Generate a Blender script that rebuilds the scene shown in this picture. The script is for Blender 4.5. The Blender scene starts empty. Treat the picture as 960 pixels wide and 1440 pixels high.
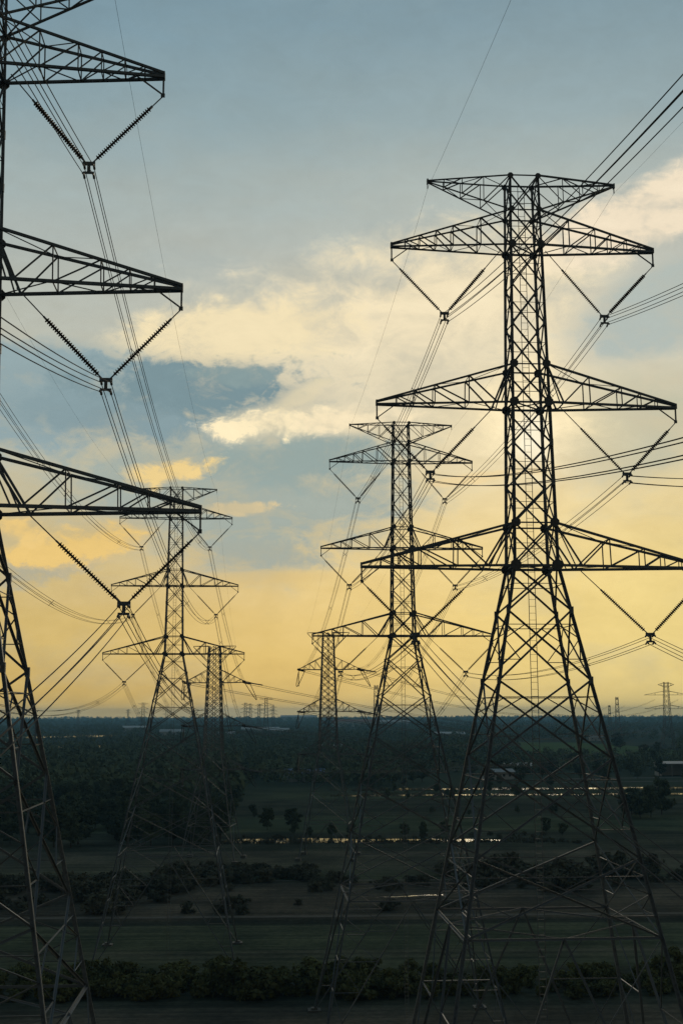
import bpy, bmesh, math, random
import numpy as np
from mathutils import Vector, Matrix, Quaternion
R = math.radians
rng = random.Random(7)

# ------------------------------------------------------------------ camera
scene = bpy.context.scene
H = 37.0                                    # drone height above the plain
F_PX, PITCH, YAW, ROLL = 1738.6, 0.1615, 0.0227, -0.003
cam_d = bpy.data.cameras.new('camera')
cam_d.sensor_fit = 'HORIZONTAL'
cam_d.sensor_width = 36.0
cam_d.lens = 36.0 * F_PX / 960.0
cam_d.clip_start = 0.5
cam_d.clip_end = 90000
cam = bpy.data.objects.new('camera', cam_d)
scene.collection.objects.link(cam)
cam.matrix_world = (Matrix.Translation((0, 0, H)) @ Matrix.Rotation(-YAW, 4, 'Z')
                    @ Matrix.Rotation(math.pi / 2 + PITCH, 4, 'X') @ Matrix.Rotation(ROLL, 4, 'Z'))
scene.camera = cam


def sight(x, y):
    """direction of a bearing measured on the 960 x 1440 photograph"""
    a, b = x - 480, y - 720
    c, s = math.cos(ROLL), math.sin(ROLL)
    px, py = c * a + s * b, -s * a + c * b
    fw = F_PX * math.cos(PITCH) + py * math.sin(PITCH)
    up = F_PX * math.sin(PITCH) - py * math.cos(PITCH)
    return Vector((px * math.cos(YAW) + fw * math.sin(YAW), -px * math.sin(YAW) + fw * math.cos(YAW), up)) / F_PX


def bearing(x, y):
    d = sight(x, y)
    return math.degrees(math.atan2(d.x, d.y)), math.degrees(math.atan2(d.z, math.hypot(d.x, d.y)))


def ground_at(x, y):
    d = sight(x, y)
    k = H / -d.z
    return d.x * k, d.y * k


def at_depth(x, Y):
    d = sight(x, 1009)
    return d.x / d.y * Y


# ------------------------------------------------------------------ sky and sun
SUN_AZ, SUN_EL = 10.1, 12.4


def lin(c):
    return tuple(((v / 255) / 12.92 if v / 255 <= 0.04045 else ((v / 255 + 0.055) / 1.055) ** 2.4) for v in c) + (1.0,)


world = bpy.data.worlds.new('World')
scene.world = world
world.use_nodes = True
wt = world.node_tree
for n in list(wt.nodes):
    wt.nodes.remove(n)


class G:
    """tiny node-graph helper"""
    def __init__(self, tree):
        self.t = tree

    def put(self, sock, v):
        if isinstance(v, bpy.types.NodeSocket):
            self.t.links.new(v, sock)
        elif v is not None:
            sock.default_value = v

    def m(self, op, a, b=None, c=None, clamp=False):
        n = self.t.nodes.new('ShaderNodeMath')
        n.operation = op
        n.use_clamp = clamp
        for i, v in enumerate((a, b, c)):
            if v is not None:
                self.put(n.inputs[i], v)
        return n.outputs[0]

    def smooth(self, v, lo, hi, o0=0.0, o1=1.0):
        n = self.t.nodes.new('ShaderNodeMapRange')
        n.interpolation_type = 'SMOOTHSTEP'
        self.put(n.inputs[0], v)
        for i, q in enumerate((lo, hi, o0, o1)):
            n.inputs[1 + i].default_value = q
        return n.outputs[0]

    def mix(self, f, a, b, mode='MIX'):
        n = self.t.nodes.new('ShaderNodeMix')
        n.data_type = 'RGBA'
        n.blend_type = mode
        self.put(n.inputs[0], f)
        self.put(n.inputs[6], a)
        self.put(n.inputs[7], b)
        return n.outputs[2]

    def ramp(self, v, stops, interp='LINEAR'):
        n = self.t.nodes.new('ShaderNodeValToRGB')
        n.color_ramp.interpolation = interp
        e = n.color_ramp.elements
        while len(e) < len(stops):
            e.new(0.5)
        for el, (p, c) in zip(e, stops):
            el.position = p
            el.color = c
        self.put(n.inputs[0], v)
        return n.outputs[0]

    def noise(self, vec, scale, detail=5, rough=0.55, dist=0.0):
        n = self.t.nodes.new('ShaderNodeTexNoise')
        n.inputs['Scale'].default_value = scale
        n.inputs['Detail'].default_value = detail
        n.inputs['Roughness'].default_value = rough
        n.inputs['Distortion'].default_value = dist
        self.put(n.inputs['Vector'], vec)
        return n.outputs[0]

    def mapping(self, vec, scale=(1, 1, 1), loc=(0, 0, 0), rot=(0, 0, 0)):
        n = self.t.nodes.new('ShaderNodeMapping')
        n.inputs['Scale'].default_value = scale
        n.inputs['Location'].default_value = loc
        n.inputs['Rotation'].default_value = rot
        self.put(n.inputs['Vector'], vec)
        return n.outputs[0]


g = G(wt)
tc = wt.nodes.new('ShaderNodeTexCoord')
dirv = tc.outputs['Generated']
sep = wt.nodes.new('ShaderNodeSeparateXYZ')
wt.links.new(dirv, sep.inputs[0])
az = g.m('MULTIPLY', g.m('ARCTAN2', sep.outputs[0], sep.outputs[1]), 57.29578)
el = g.m('MULTIPLY', g.m('ARCSINE', sep.outputs[2]), 57.29578)
nA = g.noise(g.mapping(dirv, (1, 1, 2.2)), 7.0, 7, 0.58, 0.3)      # broad cloud forms
nB = g.noise(g.mapping(dirv, (1, 1, 1.8), (3.1, 1.7, 0.4)), 22.0, 7, 0.6, 0.6)     # tufts
nC = g.noise(g.mapping(dirv, (1, 1, 4.5), (1.3, 5.2, 2.2)), 10.0, 6, 0.55, 0.2)   # streaks
nD = g.noise(g.mapping(dirv, (1, 1, 1.5), (7.1, 2.7, 4.4)), 48.0, 6, 0.66, 0.8)    # frayed edges
nz = g.m('SUBTRACT', nA, 0.5)
nzb = g.m('MULTIPLY_ADD', g.m('SUBTRACT', nD, 0.5), 0.55, g.m('SUBTRACT', nB, 0.5))
nzc = g.m('SUBTRACT', nC, 0.5)

inner = g.m('MULTIPLY_ADD', nzb, 1.5, g.m('MULTIPLY_ADD', nzc, 0.8, 0.86))     # thick and thin places inside each bank

sky = wt.nodes.new('ShaderNodeTexSky')
sky.sky_type = 'NISHITA'
sky.sun_disc = False
sky.sun_elevation = R(SUN_EL)
sky.sun_rotation = R(SUN_AZ)
sky.air_density = 1.3
sky.dust_density = 3.0
clear = g.mix(1.0, sky.outputs[0], (0.085, 0.085, 0.085, 1), 'MULTIPLY')

# thin high overcast that the evening light has coloured, by height above the horizon
elw = g.m('ADD', el, g.m('MULTIPLY_ADD', nzb, 1.2, g.m('MULTIPLY', nzc, 4.0)))
veil = g.ramp(g.m('DIVIDE', elw, 60.0, clamp=True), [
    (0.0, lin((238, 212, 142))), (0.006, lin((228, 198, 122))), (0.014, lin((212, 180, 104))), (0.045, lin((213, 184, 110))), (0.085, lin((207, 182, 121))),
    (0.13, lin((199, 182, 137))), (0.19, lin((192, 187, 161))), (0.27, lin((186, 188, 174))),
    (0.345, lin((172, 181, 176))), (0.40, lin((158, 174, 174))), (0.45, lin((138, 162, 169))), (0.52, lin((121, 150, 163))), (1.0, lin((88, 114, 128)))])
col = g.mix(0.95, clear, veil)
# the glow is warmer and stronger on the sun's side
glow = g.m('MULTIPLY', g.smooth(az, -6.0, 16.0), g.smooth(el, 14.0, 4.0))
col = g.mix(g.m('MULTIPLY', glow, 0.8), col, lin((240, 216, 140)))


cmb = wt.nodes.new('ShaderNodeCombineXYZ')
wt.links.new(az, cmb.inputs[0])
wt.links.new(el, cmb.inputs[1])


def patch(col, x, y, rx, ry, rot, color, amount, lo=0.05, hi=0.5, n=None, amp=1.0, n2=None, amp2=0.0):
    """one cloud bank: an uneven-edged oval at a bearing, its size in degrees"""
    a0, e0 = bearing(x, y)
    mp = wt.nodes.new('ShaderNodeMapping')
    mp.vector_type = 'TEXTURE'
    mp.inputs['Location'].default_value = (a0, e0, 0)
    mp.inputs['Rotation'].default_value = (0, 0, R(rot))
    mp.inputs['Scale'].default_value = (rx, ry, 1)
    wt.links.new(cmb.outputs[0], mp.inputs[0])
    ln = wt.nodes.new('ShaderNodeVectorMath')
    ln.operation = 'LENGTH'
    wt.links.new(mp.outputs[0], ln.inputs[0])
    d = ln.outputs['Value']                   # 0 in the middle, 1 at the rim
    if n is not None:
        d = g.m('MULTIPLY_ADD', n, -amp, d)
    if n2 is not None:
        d = g.m('MULTIPLY_ADD', n2, -amp2, d)
    k = g.smooth(d, 1 - lo, 1 - hi, 0.0, amount)
    return g.mix(g.m('MULTIPLY', k, inner, clamp=True), col, lin(color))


# general broken cloud everywhere, soft
col = g.mix(g.m('MULTIPLY', g.smooth(nA, 0.5, 0.72), 0.2), col, lin((150, 168, 172)))
# broad cream bank lit from behind, climbing to the right
col = patch(col, 560, 465, 13.5, 4.0, 11, (231, 218, 186), 1.25, -0.2, 0.7, nz, 1.3, nzb, 0.9)
col = patch(col, 930, 292, 6.0, 1.7, 17, (242, 226, 198), 1.35, -0.2, 0.5, nz, 0.8, nzb, 1.0)
col = patch(col, 610, 430, 6.0, 2.0, 10, (244, 228, 192), 1.2, -0.2, 0.7, nz, 1.0, nzb, 1.1)
col = patch(col, 320, 470, 6.4, 1.6, 8, (242, 225, 184), 1.2, -0.2, 0.6, nz, 0.9, nzb, 1.2)
# shaded grey cloud right of the tall pylon and under the cream bank
col = patch(col, 935, 425, 5.0, 2.3, 17, (178, 187, 180), 0.95, -0.05, 0.4, nz, 0.6, nzb, 0.6)
col = patch(col, 890, 600, 5.4, 3.0, 5, (190, 189, 165), 0.8, -0.1, 0.6, nz, 0.8, nzb, 0.5)
# slate-blue cloud
col = patch(col, 330, 690, 10.0, 3.5, -3, (166, 175, 165), 1.15, -0.2, 0.5, nz, 0.9, nzb, 0.7)
col = patch(col, 60, 565, 7.0, 3.0, 3, (148, 168, 171), 1.2, -0.1, 0.45, nz, 0.8, nzb, 0.7)
col = patch(col, 265, 558, 5.7, 1.6, 1, (124, 148, 154), 1.25, -0.35, 0.6, nzb, 2.2, nz, 0.6)
col = patch(col, 330, 528, 2.6, 0.55, 0, (138, 158, 158), 0.9, 0.0, 0.5, nzb, 2.0)
col = patch(col, 150, 590, 5.4, 1.3, -6, (136, 158, 163), 1.1, -0.2, 0.6, nzb, 1.5, nz, 0.5)
col = patch(col, 440, 648, 5.2, 1.3, 4, (152, 168, 163), 1.15, -0.2, 0.6, nzb, 1.7, nz, 0.5)
# lit rims and tufts
col = patch(col, 385, 592, 2.9, 0.8, 6, (254, 236, 194), 1.15, -0.3, 0.7, nzb, 3.0, nzc, 0.8)
col = patch(col, 490, 590, 3.1, 0.65, 2, (248, 230, 192), 1.0, -0.3, 0.7, nzb, 2.6, nzc, 0.6)
col = patch(col, 420, 560, 2.0, 0.6, 25, (238, 222, 182), 0.7, 0.0, 0.5, nzb, 2.4)
col = patch(col, 235, 665, 1.9, 0.7, 12, (240, 210, 144), 1.2, -0.2, 0.7, nzb, 2.6, nzc, 0.6)
col = patch(col, 60, 795, 3.2, 0.8, 14, (172, 173, 158), 0.9, -0.2, 0.6, nzb, 1.9, nzc, 0.6)
col = patch(col, 115, 765, 3.4, 0.85, 14, (236, 200, 124), 1.25, -0.3, 0.7, nzb, 2.8, nzc, 0.7)
col = patch(col, 20, 740, 1.7, 0.7, -20, (238, 203, 130), 1.2, -0.2, 0.7, nzb, 2.4)
col = patch(col, 340, 715, 2.6, 0.45, 2, (232, 204, 148), 0.75, 0.05, 0.5, nzb, 2.2)
col = patch(col, 370, 780, 3.2, 0.8, -3, (168, 173, 160), 0.95, -0.2, 0.7, nzb, 1.7, nzc, 0.6)
col = patch(col, 370, 812, 3.4, 0.4, 2, (228, 196, 128), 0.5, 0.0, 0.5, nzb, 1.6)
# brighter cloud where the sun stands behind it
col = patch(col, 735, 600, 5.2, 3.2, 0, (242, 224, 180), 1.0, -0.2, 1.0, nz, 0.8, nzb, 0.5)
col = patch(col, 746, 590, 2.6, 3.3, 0, (255, 236, 192), 1.25, -0.2, 0.9, nz, 0.7, nzb, 0.6)
col = patch(col, 748, 612, 1.0, 1.6, 0, (255, 244, 212), 1.2, -0.3, 0.9, nzb, 0.6)
col = patch(col, 700, 668, 3.8, 0.32, 6, (244, 216, 160), 0.7, 0.0, 0.5, nzb, 2.0)

# evening sky falls off away from the sun
sd = Vector((math.sin(R(SUN_AZ)) * math.cos(R(SUN_EL)), math.cos(R(SUN_AZ)) * math.cos(R(SUN_EL)), math.sin(R(SUN_EL))))
vd = wt.nodes.new('ShaderNodeVectorMath')
vd.operation = 'DOT_PRODUCT'
wt.links.new(dirv, vd.inputs[0])
vd.inputs[1].default_value = sd
# mottling inside the cloud sheet
mot = g.m('MULTIPLY_ADD', nzb, 0.22, g.m('MULTIPLY_ADD', nzc, 0.16, 1.0))
fall = g.smooth(vd.outputs['Value'], -1.0, 0.9, 0.24, 1.0)
bg = wt.nodes.new('ShaderNodeBackground')
wt.links.new(col, bg.inputs[0])
wt.links.new(g.m('MULTIPLY', fall, mot), bg.inputs[1])
wo = wt.nodes.new('ShaderNodeOutputWorld')
wt.links.new(bg.outputs[0], wo.inputs[0])
world.cycles.sampling_method = 'MANUAL'
world.cycles.sample_map_resolution = 512

sun_d = bpy.data.lights.new('sun', 'SUN')
sun_d.energy = 0.5
sun_d.angle = R(10)
sun_d.color = (1.0, 0.86, 0.66)
sun = bpy.data.objects.new('sun', sun_d)
scene.collection.objects.link(sun)
sun.rotation_euler = (-sd).to_track_quat('-Z', 'Y').to_euler()
sun.location = (0, 0, 200)

scene.cycles.max_bounces = 3
scene.cycles.diffuse_bounces = 2
scene.cycles.glossy_bounces = 2
scene.cycles.volume_bounces = 0
scene.view_settings.view_transform = 'Standard'
scene.view_settings.look = 'None'
scene.view_settings.exposure = 0.0
scene.view_settings.gamma = 1.0
scene.view_settings.use_curve_mapping = False

# ------------------------------------------------------------------ helpers
COL = scene.collection


def tag(o, label=None, cat=None, group=None, kind=None):
    for k, v in (('label', label), ('category', cat), ('group', group), ('kind', kind)):
        if v:
            o[k] = v
    return o


def empty(name, loc, rz=0.0):
    o = bpy.data.objects.new(name, None)
    o.empty_display_size = 0.5
    COL.objects.link(o)
    o.location = loc
    o.rotation_euler = (0, 0, rz)
    return o


def link(name, me, mat=None, parent=None, loc=None):
    if mat is not None and not me.materials:
        me.materials.append(mat)
    o = bpy.data.objects.new(name, me)
    COL.objects.link(o)
    if parent is not None:
        o.parent = parent
    if loc is not None:
        o.location = loc
    return o


def copy_tree(o, parent=None):
    c = o.copy()
    COL.objects.link(c)
    c.parent = parent
    for ch in o.children:
        copy_tree(ch, c)
    return c


class MB:
    """collects vertices and faces for one mesh"""
    def __init__(self):
        self.v, self.f = [], []

    def add(self, vs, fs):
        b = len(self.v)
        self.v += [tuple(q) for q in vs]
        self.f += [tuple(i + b for i in q) for q in fs]

    def box(self, c, s, q=None):
        pts = []
        for z in (-.5, .5):
            for x, y in ((-.5, -.5), (.5, -.5), (.5, .5), (-.5, .5)):
                p = Vector((x * s[0], y * s[1], z * s[2]))
                if q:
                    p = q @ p
                pts.append(p + Vector(c))
        self.add(pts, [(3, 2, 1, 0), (4, 5, 6, 7), (0, 1, 5, 4), (1, 2, 6, 5), (2, 3, 7, 6), (3, 0, 4, 7)])

    def angle(self, a, b, w, t=0.14, out=None):
        """L-shaped steel section from a to b, its legs w wide"""
        a, b = Vector(a), Vector(b)
        q = bar_quat(b - a, out)
        prof = [(-.5, -.5), (.5, -.5), (.5, -.5 + t), (-.5 + t, -.5 + t), (-.5 + t, .5), (-.5, .5)]
        pts = [q @ Vector((x * w, y * w, 0)) + p for p in (a, b) for x, y in prof]
        n = 6
        self.add(pts, [(i, (i + 1) % n, n + (i + 1) % n, n + i) for i in range(n)] + [tuple(range(n - 1, -1, -1)), tuple(range(n, 2 * n))])

    def tube(self, pts, r, n=4, caps=True):
        pts = [Vector(p) for p in pts]
        rs = r if isinstance(r, (list, tuple)) else [r] * len(pts)
        vs = []
        for i, p in enumerate(pts):
            d = pts[min(i + 1, len(pts) - 1)] - pts[max(i - 1, 0)]
            q = bar_quat(d)
            vs += [p + q @ Vector((rs[i] * math.cos(2 * math.pi * k / n), rs[i] * math.sin(2 * math.pi * k / n), 0)) for k in range(n)]
        fs = [(i * n + k, i * n + (k + 1) % n, (i + 1) * n + (k + 1) % n, (i + 1) * n + k) for i in range(len(pts) - 1) for k in range(n)]
        if caps:
            fs += [tuple(range(n - 1, -1, -1)), tuple((len(pts) - 1) * n + k for k in range(n))]
        self.add(vs, fs)

    def mesh(self, name, smooth=False):
        me = bpy.data.meshes.new(name)
        me.from_pydata(self.v, [], self.f)
        if smooth:
            me.polygons.foreach_set('use_smooth', [True] * len(me.polygons))
        me.update()
        return me

    def build(self, name, mat, parent=None, loc=None, smooth=False):
        return link(name, self.mesh(name, smooth), mat, parent, loc)


def bar_quat(d, out=None):
    d = Vector(d).normalized()
    ref = Vector((0, 0, 1)) if abs(d.z) < 0.95 else Vector((0, 1, 0))
    if out is not None:
        ref = Vector(out)
    x = ref.cross(d)
    if x.length < 1e-5:
        x = Vector((1, 0, 0)).cross(d)
    x.normalize()
    y = d.cross(x)
    return Matrix((x, y, d)).transposed().to_quaternion()


# ------------------------------------------------------------------ materials
def pmat(name, color, rough=0.8, metal=0.0, spec=0.5):
    m = bpy.data.materials.new(name)
    m.use_nodes = True
    b = m.node_tree.nodes['Principled BSDF']
    b.inputs['Base Color'].default_value = tuple(color) + (1,)
    b.inputs['Roughness'].default_value = rough
    b.inputs['Metallic'].default_value = metal
    b.inputs['Specular IOR Level'].default_value = spec
    return m, G(m.node_tree), b


def noisy(name, c0, c1, scale, rough=0.8, metal=0.0, spec=0.4, coord='Object', bump=0.0, detail=5):
    m, q, b = pmat(name, c0, rough, metal, spec)
    t = m.node_tree.nodes.new('ShaderNodeTexCoord')
    n = q.noise(t.outputs[coord], scale, detail)
    c = q.ramp(n, [(0.3, tuple(c0) + (1,)), (0.7, tuple(c1) + (1,))])
    m.node_tree.links.new(c, b.inputs['Base Color'])
    if bump:
        bn = m.node_tree.nodes.new('ShaderNodeBump')
        bn.inputs['Strength'].default_value = bump
        m.node_tree.links.new(n, bn.inputs['Height'])
        m.node_tree.links.new(bn.outputs[0], b.inputs['Normal'])
    return m


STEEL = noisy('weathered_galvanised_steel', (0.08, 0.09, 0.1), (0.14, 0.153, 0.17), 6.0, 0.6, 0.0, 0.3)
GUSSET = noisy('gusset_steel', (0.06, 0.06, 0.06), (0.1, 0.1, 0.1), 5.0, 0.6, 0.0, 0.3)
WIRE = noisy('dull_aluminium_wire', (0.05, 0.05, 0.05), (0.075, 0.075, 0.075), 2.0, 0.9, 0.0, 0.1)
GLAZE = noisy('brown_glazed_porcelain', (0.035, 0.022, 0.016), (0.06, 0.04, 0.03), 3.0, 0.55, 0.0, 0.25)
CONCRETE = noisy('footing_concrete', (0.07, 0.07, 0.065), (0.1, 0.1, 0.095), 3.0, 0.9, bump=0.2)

# unit L-bar, length 1 along z, used (scaled) by every single lattice member
_ub = MB()
_ub.angle((0, 0, 0), (0, 0, 1), 1.0, 0.16)
BAR = _ub.mesh('angle_bar')
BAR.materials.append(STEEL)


def bar(name, parent, a, b, w, out=None):
    a, b = Vector(a), Vector(b)
    d = b - a
    o = bpy.data.objects.new(name, BAR)
    COL.objects.link(o)
    o.parent = parent
    o.rotation_mode = 'QUATERNION'
    o.rotation_quaternion = bar_quat(d, out)
    o.location = a
    o.scale = (w, w, d.length)
    return o


_pl = MB()
_pl.add([(x * k, s * .5, z * k2) for s in (-1, 1) for x, z, k, k2 in ((-.5, -.22, 1, 1), (-.22, -.5, 1, 1), (.22, -.5, 1, 1), (.5, -.22, 1, 1), (.5, .22, 1, 1), (.22, .5, 1, 1), (-.22, .5, 1, 1), (-.5, .22, 1, 1))],
        [tuple(range(7, -1, -1)), tuple(range(8, 16))] + [(i, (i + 1) % 8, 8 + (i + 1) % 8, 8 + i) for i in range(8)])
PLATE = _pl.mesh('gusset_plate')
PLATE.materials.append(GUSSET)


def plate(parent, p, size, th=0.05, rz=0.0):
    o = bpy.data.objects.new('gusset_plate', PLATE)
    COL.objects.link(o)
    o.parent = parent
    o.location = p
    o.rotation_euler = (0, 0, rz)
    o.scale = (size, th, size)
    return o


# ------------------------------------------------------------------ suspension pylons
LV = {'top': (36.46, .955), 'p1': (33.95, .997), 'a1': (31.445, 1.038), 'n1': (28.69, 1.058), 'n2': (25.9, 1.097),
      'p2': (23.01, 1.156), 'a2': (20.38, 1.219), 'n3': (17.62, 1.262), 'n4': (14.97, 1.305), 'p3': (12.26, 1.34),
      'a3': (9.445, 1.417), 'n5': (6.48, 2.043), 'n6': (2.01, 2.923), 'n7': (-2.80, 3.85), 'n8': (-8.63, 4.97)}
ARMS = {'a1': ('p1', 9.11), 'a2': ('p2', 10.2), 'a3': ('p3', 11.28)}
YOKE = {'a1': (5.51, 26.66), 'a2': (6.64, 15.68), 'a3': (7.76, 4.95)}
INNER = {'a1': 1.55, 'a2': 2.25, 'a3': 3.1}
EARTH = (6.53, 36.40)


def width_low(z):
    return 1.417 + (9.445 - z) * .1955


def corner(lv, sx, sy):
    z, w = lv if isinstance(lv, tuple) else LV[lv]
    return Vector((sx * w, sy * w, z + H))


FACES = [((-1, -1), (1, -1), (0, -1, 0)), ((1, -1), (1, 1), (1, 0, 0)), ((1, 1), (-1, 1), (0, 1, 0)), ((-1, 1), (-1, -1), (-1, 0, 0))]


def lerp(a, b, t):
    return a + (b - a) * t


def x_panel(t, lo, hi, w, girt=None, struts=None):
    for k, (c0, c1, nrm) in enumerate(FACES):
        A, B, C, D = corner(lo, *c0), corner(lo, *c1), corner(hi, *c1), corner(hi, *c0)
        off = Vector(nrm) * w * .6
        bar('brace', t, A, C, w, nrm)
        bar('brace', t, B - off, D - off, w, nrm)
        wl, wh = (A - B).length, (C - D).length
        f = wl / (wl + wh)
        O = lerp(A, C, f)
        if girt:
            bar('girt', t, lerp(A, D, f), lerp(B, C, f), girt, nrm)
        if struts:
            ml, mr = lerp(A, D, f), lerp(B, C, f)
            for m_, P, Q in ((ml, A, D), (mr, B, C)):
                p1, p2 = lerp(P, O, .5), lerp(Q, O, .5)
                bar('strut', t, m_, p1, struts, nrm)
                bar('strut', t, m_, p2, struts, nrm)
                bar('strut', t, lerp(P, Q, f * .5), p1, struts * .8, nrm)
                bar('strut', t, lerp(Q, P, (1 - f) * .5), p2, struts * .8, nrm)
            bar('strut', t, lerp(D, O, .5), lerp(C, O, .5), struts * .8, nrm)


def cross_arm(t, s, top, bot, tip, drop, fr, inner=None, name='cross_arm', bracket=True, ww=.075, cw=.13):
    """one arm on side s: four chords meeting at the tip, with the web members as its pieces"""
    m = MB()
    tipz = LV[bot][0] if isinstance(bot, str) else bot
    tb = {sy: Vector((s * tip, sy * .12, tip_z(bot, drop, 0))) for sy in (-1, 1)}
    tt = {sy: Vector((s * tip, sy * .12, tip_z(bot, drop, 1))) for sy in (-1, 1)}
    B0 = {sy: corner(bot, s, sy) for sy in (-1, 1)}
    T0 = {sy: corner(top, s, sy) for sy in (-1, 1)}
    for sy in (-1, 1):
        m.angle(B0[sy], tb[sy], cw * 1.1, .2)
        m.angle(T0[sy], tt[sy], cw, .2)
    m.box((s * (tip - .02), 0, (tb[1].z + tt[1].z) / 2), (.1, .34, abs(tt[1].z - tb[1].z) + .16))
    if bracket:
        z = tb[1].z
        m.box((s * (tip - .04), 0, z - .47), (.09, .09, .9))
        m.angle((s * (tip - 1.25), 0, z - .03), (s * (tip - .06), 0, z - .92), .07)
        m.box((s * (tip - .06), 0, z - .95), (.2, .06, .2))
        m.angle((s * (tip - 1.3), -.2, z), (s * (tip - 1.3), .2, z), .08)
    arm = m.build(name, STEEL, t)
    bp = lambda sy, f: lerp(B0[sy], tb[sy], f)
    tp = lambda sy, f: lerp(T0[sy], tt[sy], f)
    L = abs(tip) - LV[bot if isinstance(bot, str) else 'a1'][1]
    for sy in (-1, 1):
        f0 = 0.0
        if inner:
            f0 = (inner - LV[bot][1]) / L
            bar('brace', arm, T0[sy], bp(sy, f0), ww * 1.7, (0, sy, 0))
            if inner > 2:
                bar('brace', arm, T0[sy], bp(sy, f0 * .72), ww * 1.1, (0, sy, 0))
        for k, f in enumerate(fr):
            w_ = ww * (1.25 - .12 * k)
            bar('brace', arm, bp(sy, f0), tp(sy, f), w_, (0, sy, 0))
            bar('post', arm, bp(sy, f), tp(sy, f), w_ * .75, (0, sy, 0))
            f0 = f
    fs = [0.0] + list(fr) + [1.0]
    for k in range(len(fs) - 1):
        a, b = fs[k], fs[k + 1]
        sg = 1 if k % 2 else -1
        bar('brace', arm, bp(-sg, a), bp(sg, b * .98), ww * .65, (0, 0, 1))
        if k < 2:
            bar('brace', arm, tp(sg, a), tp(-sg, b * .98), ww * .55, (0, 0, 1))
        if 0 < k:
            bar('strut', arm, bp(-1, a), bp(1, a), ww * .7)
            bar('strut', arm, tp(-1, a), tp(1, a), ww * .7)
    return arm


def tip_z(bot, drop, up):
    z = (LV[bot][0] if isinstance(bot, str) else bot) + H
    return z + (.2 if up else 0.0) * drop


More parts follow.
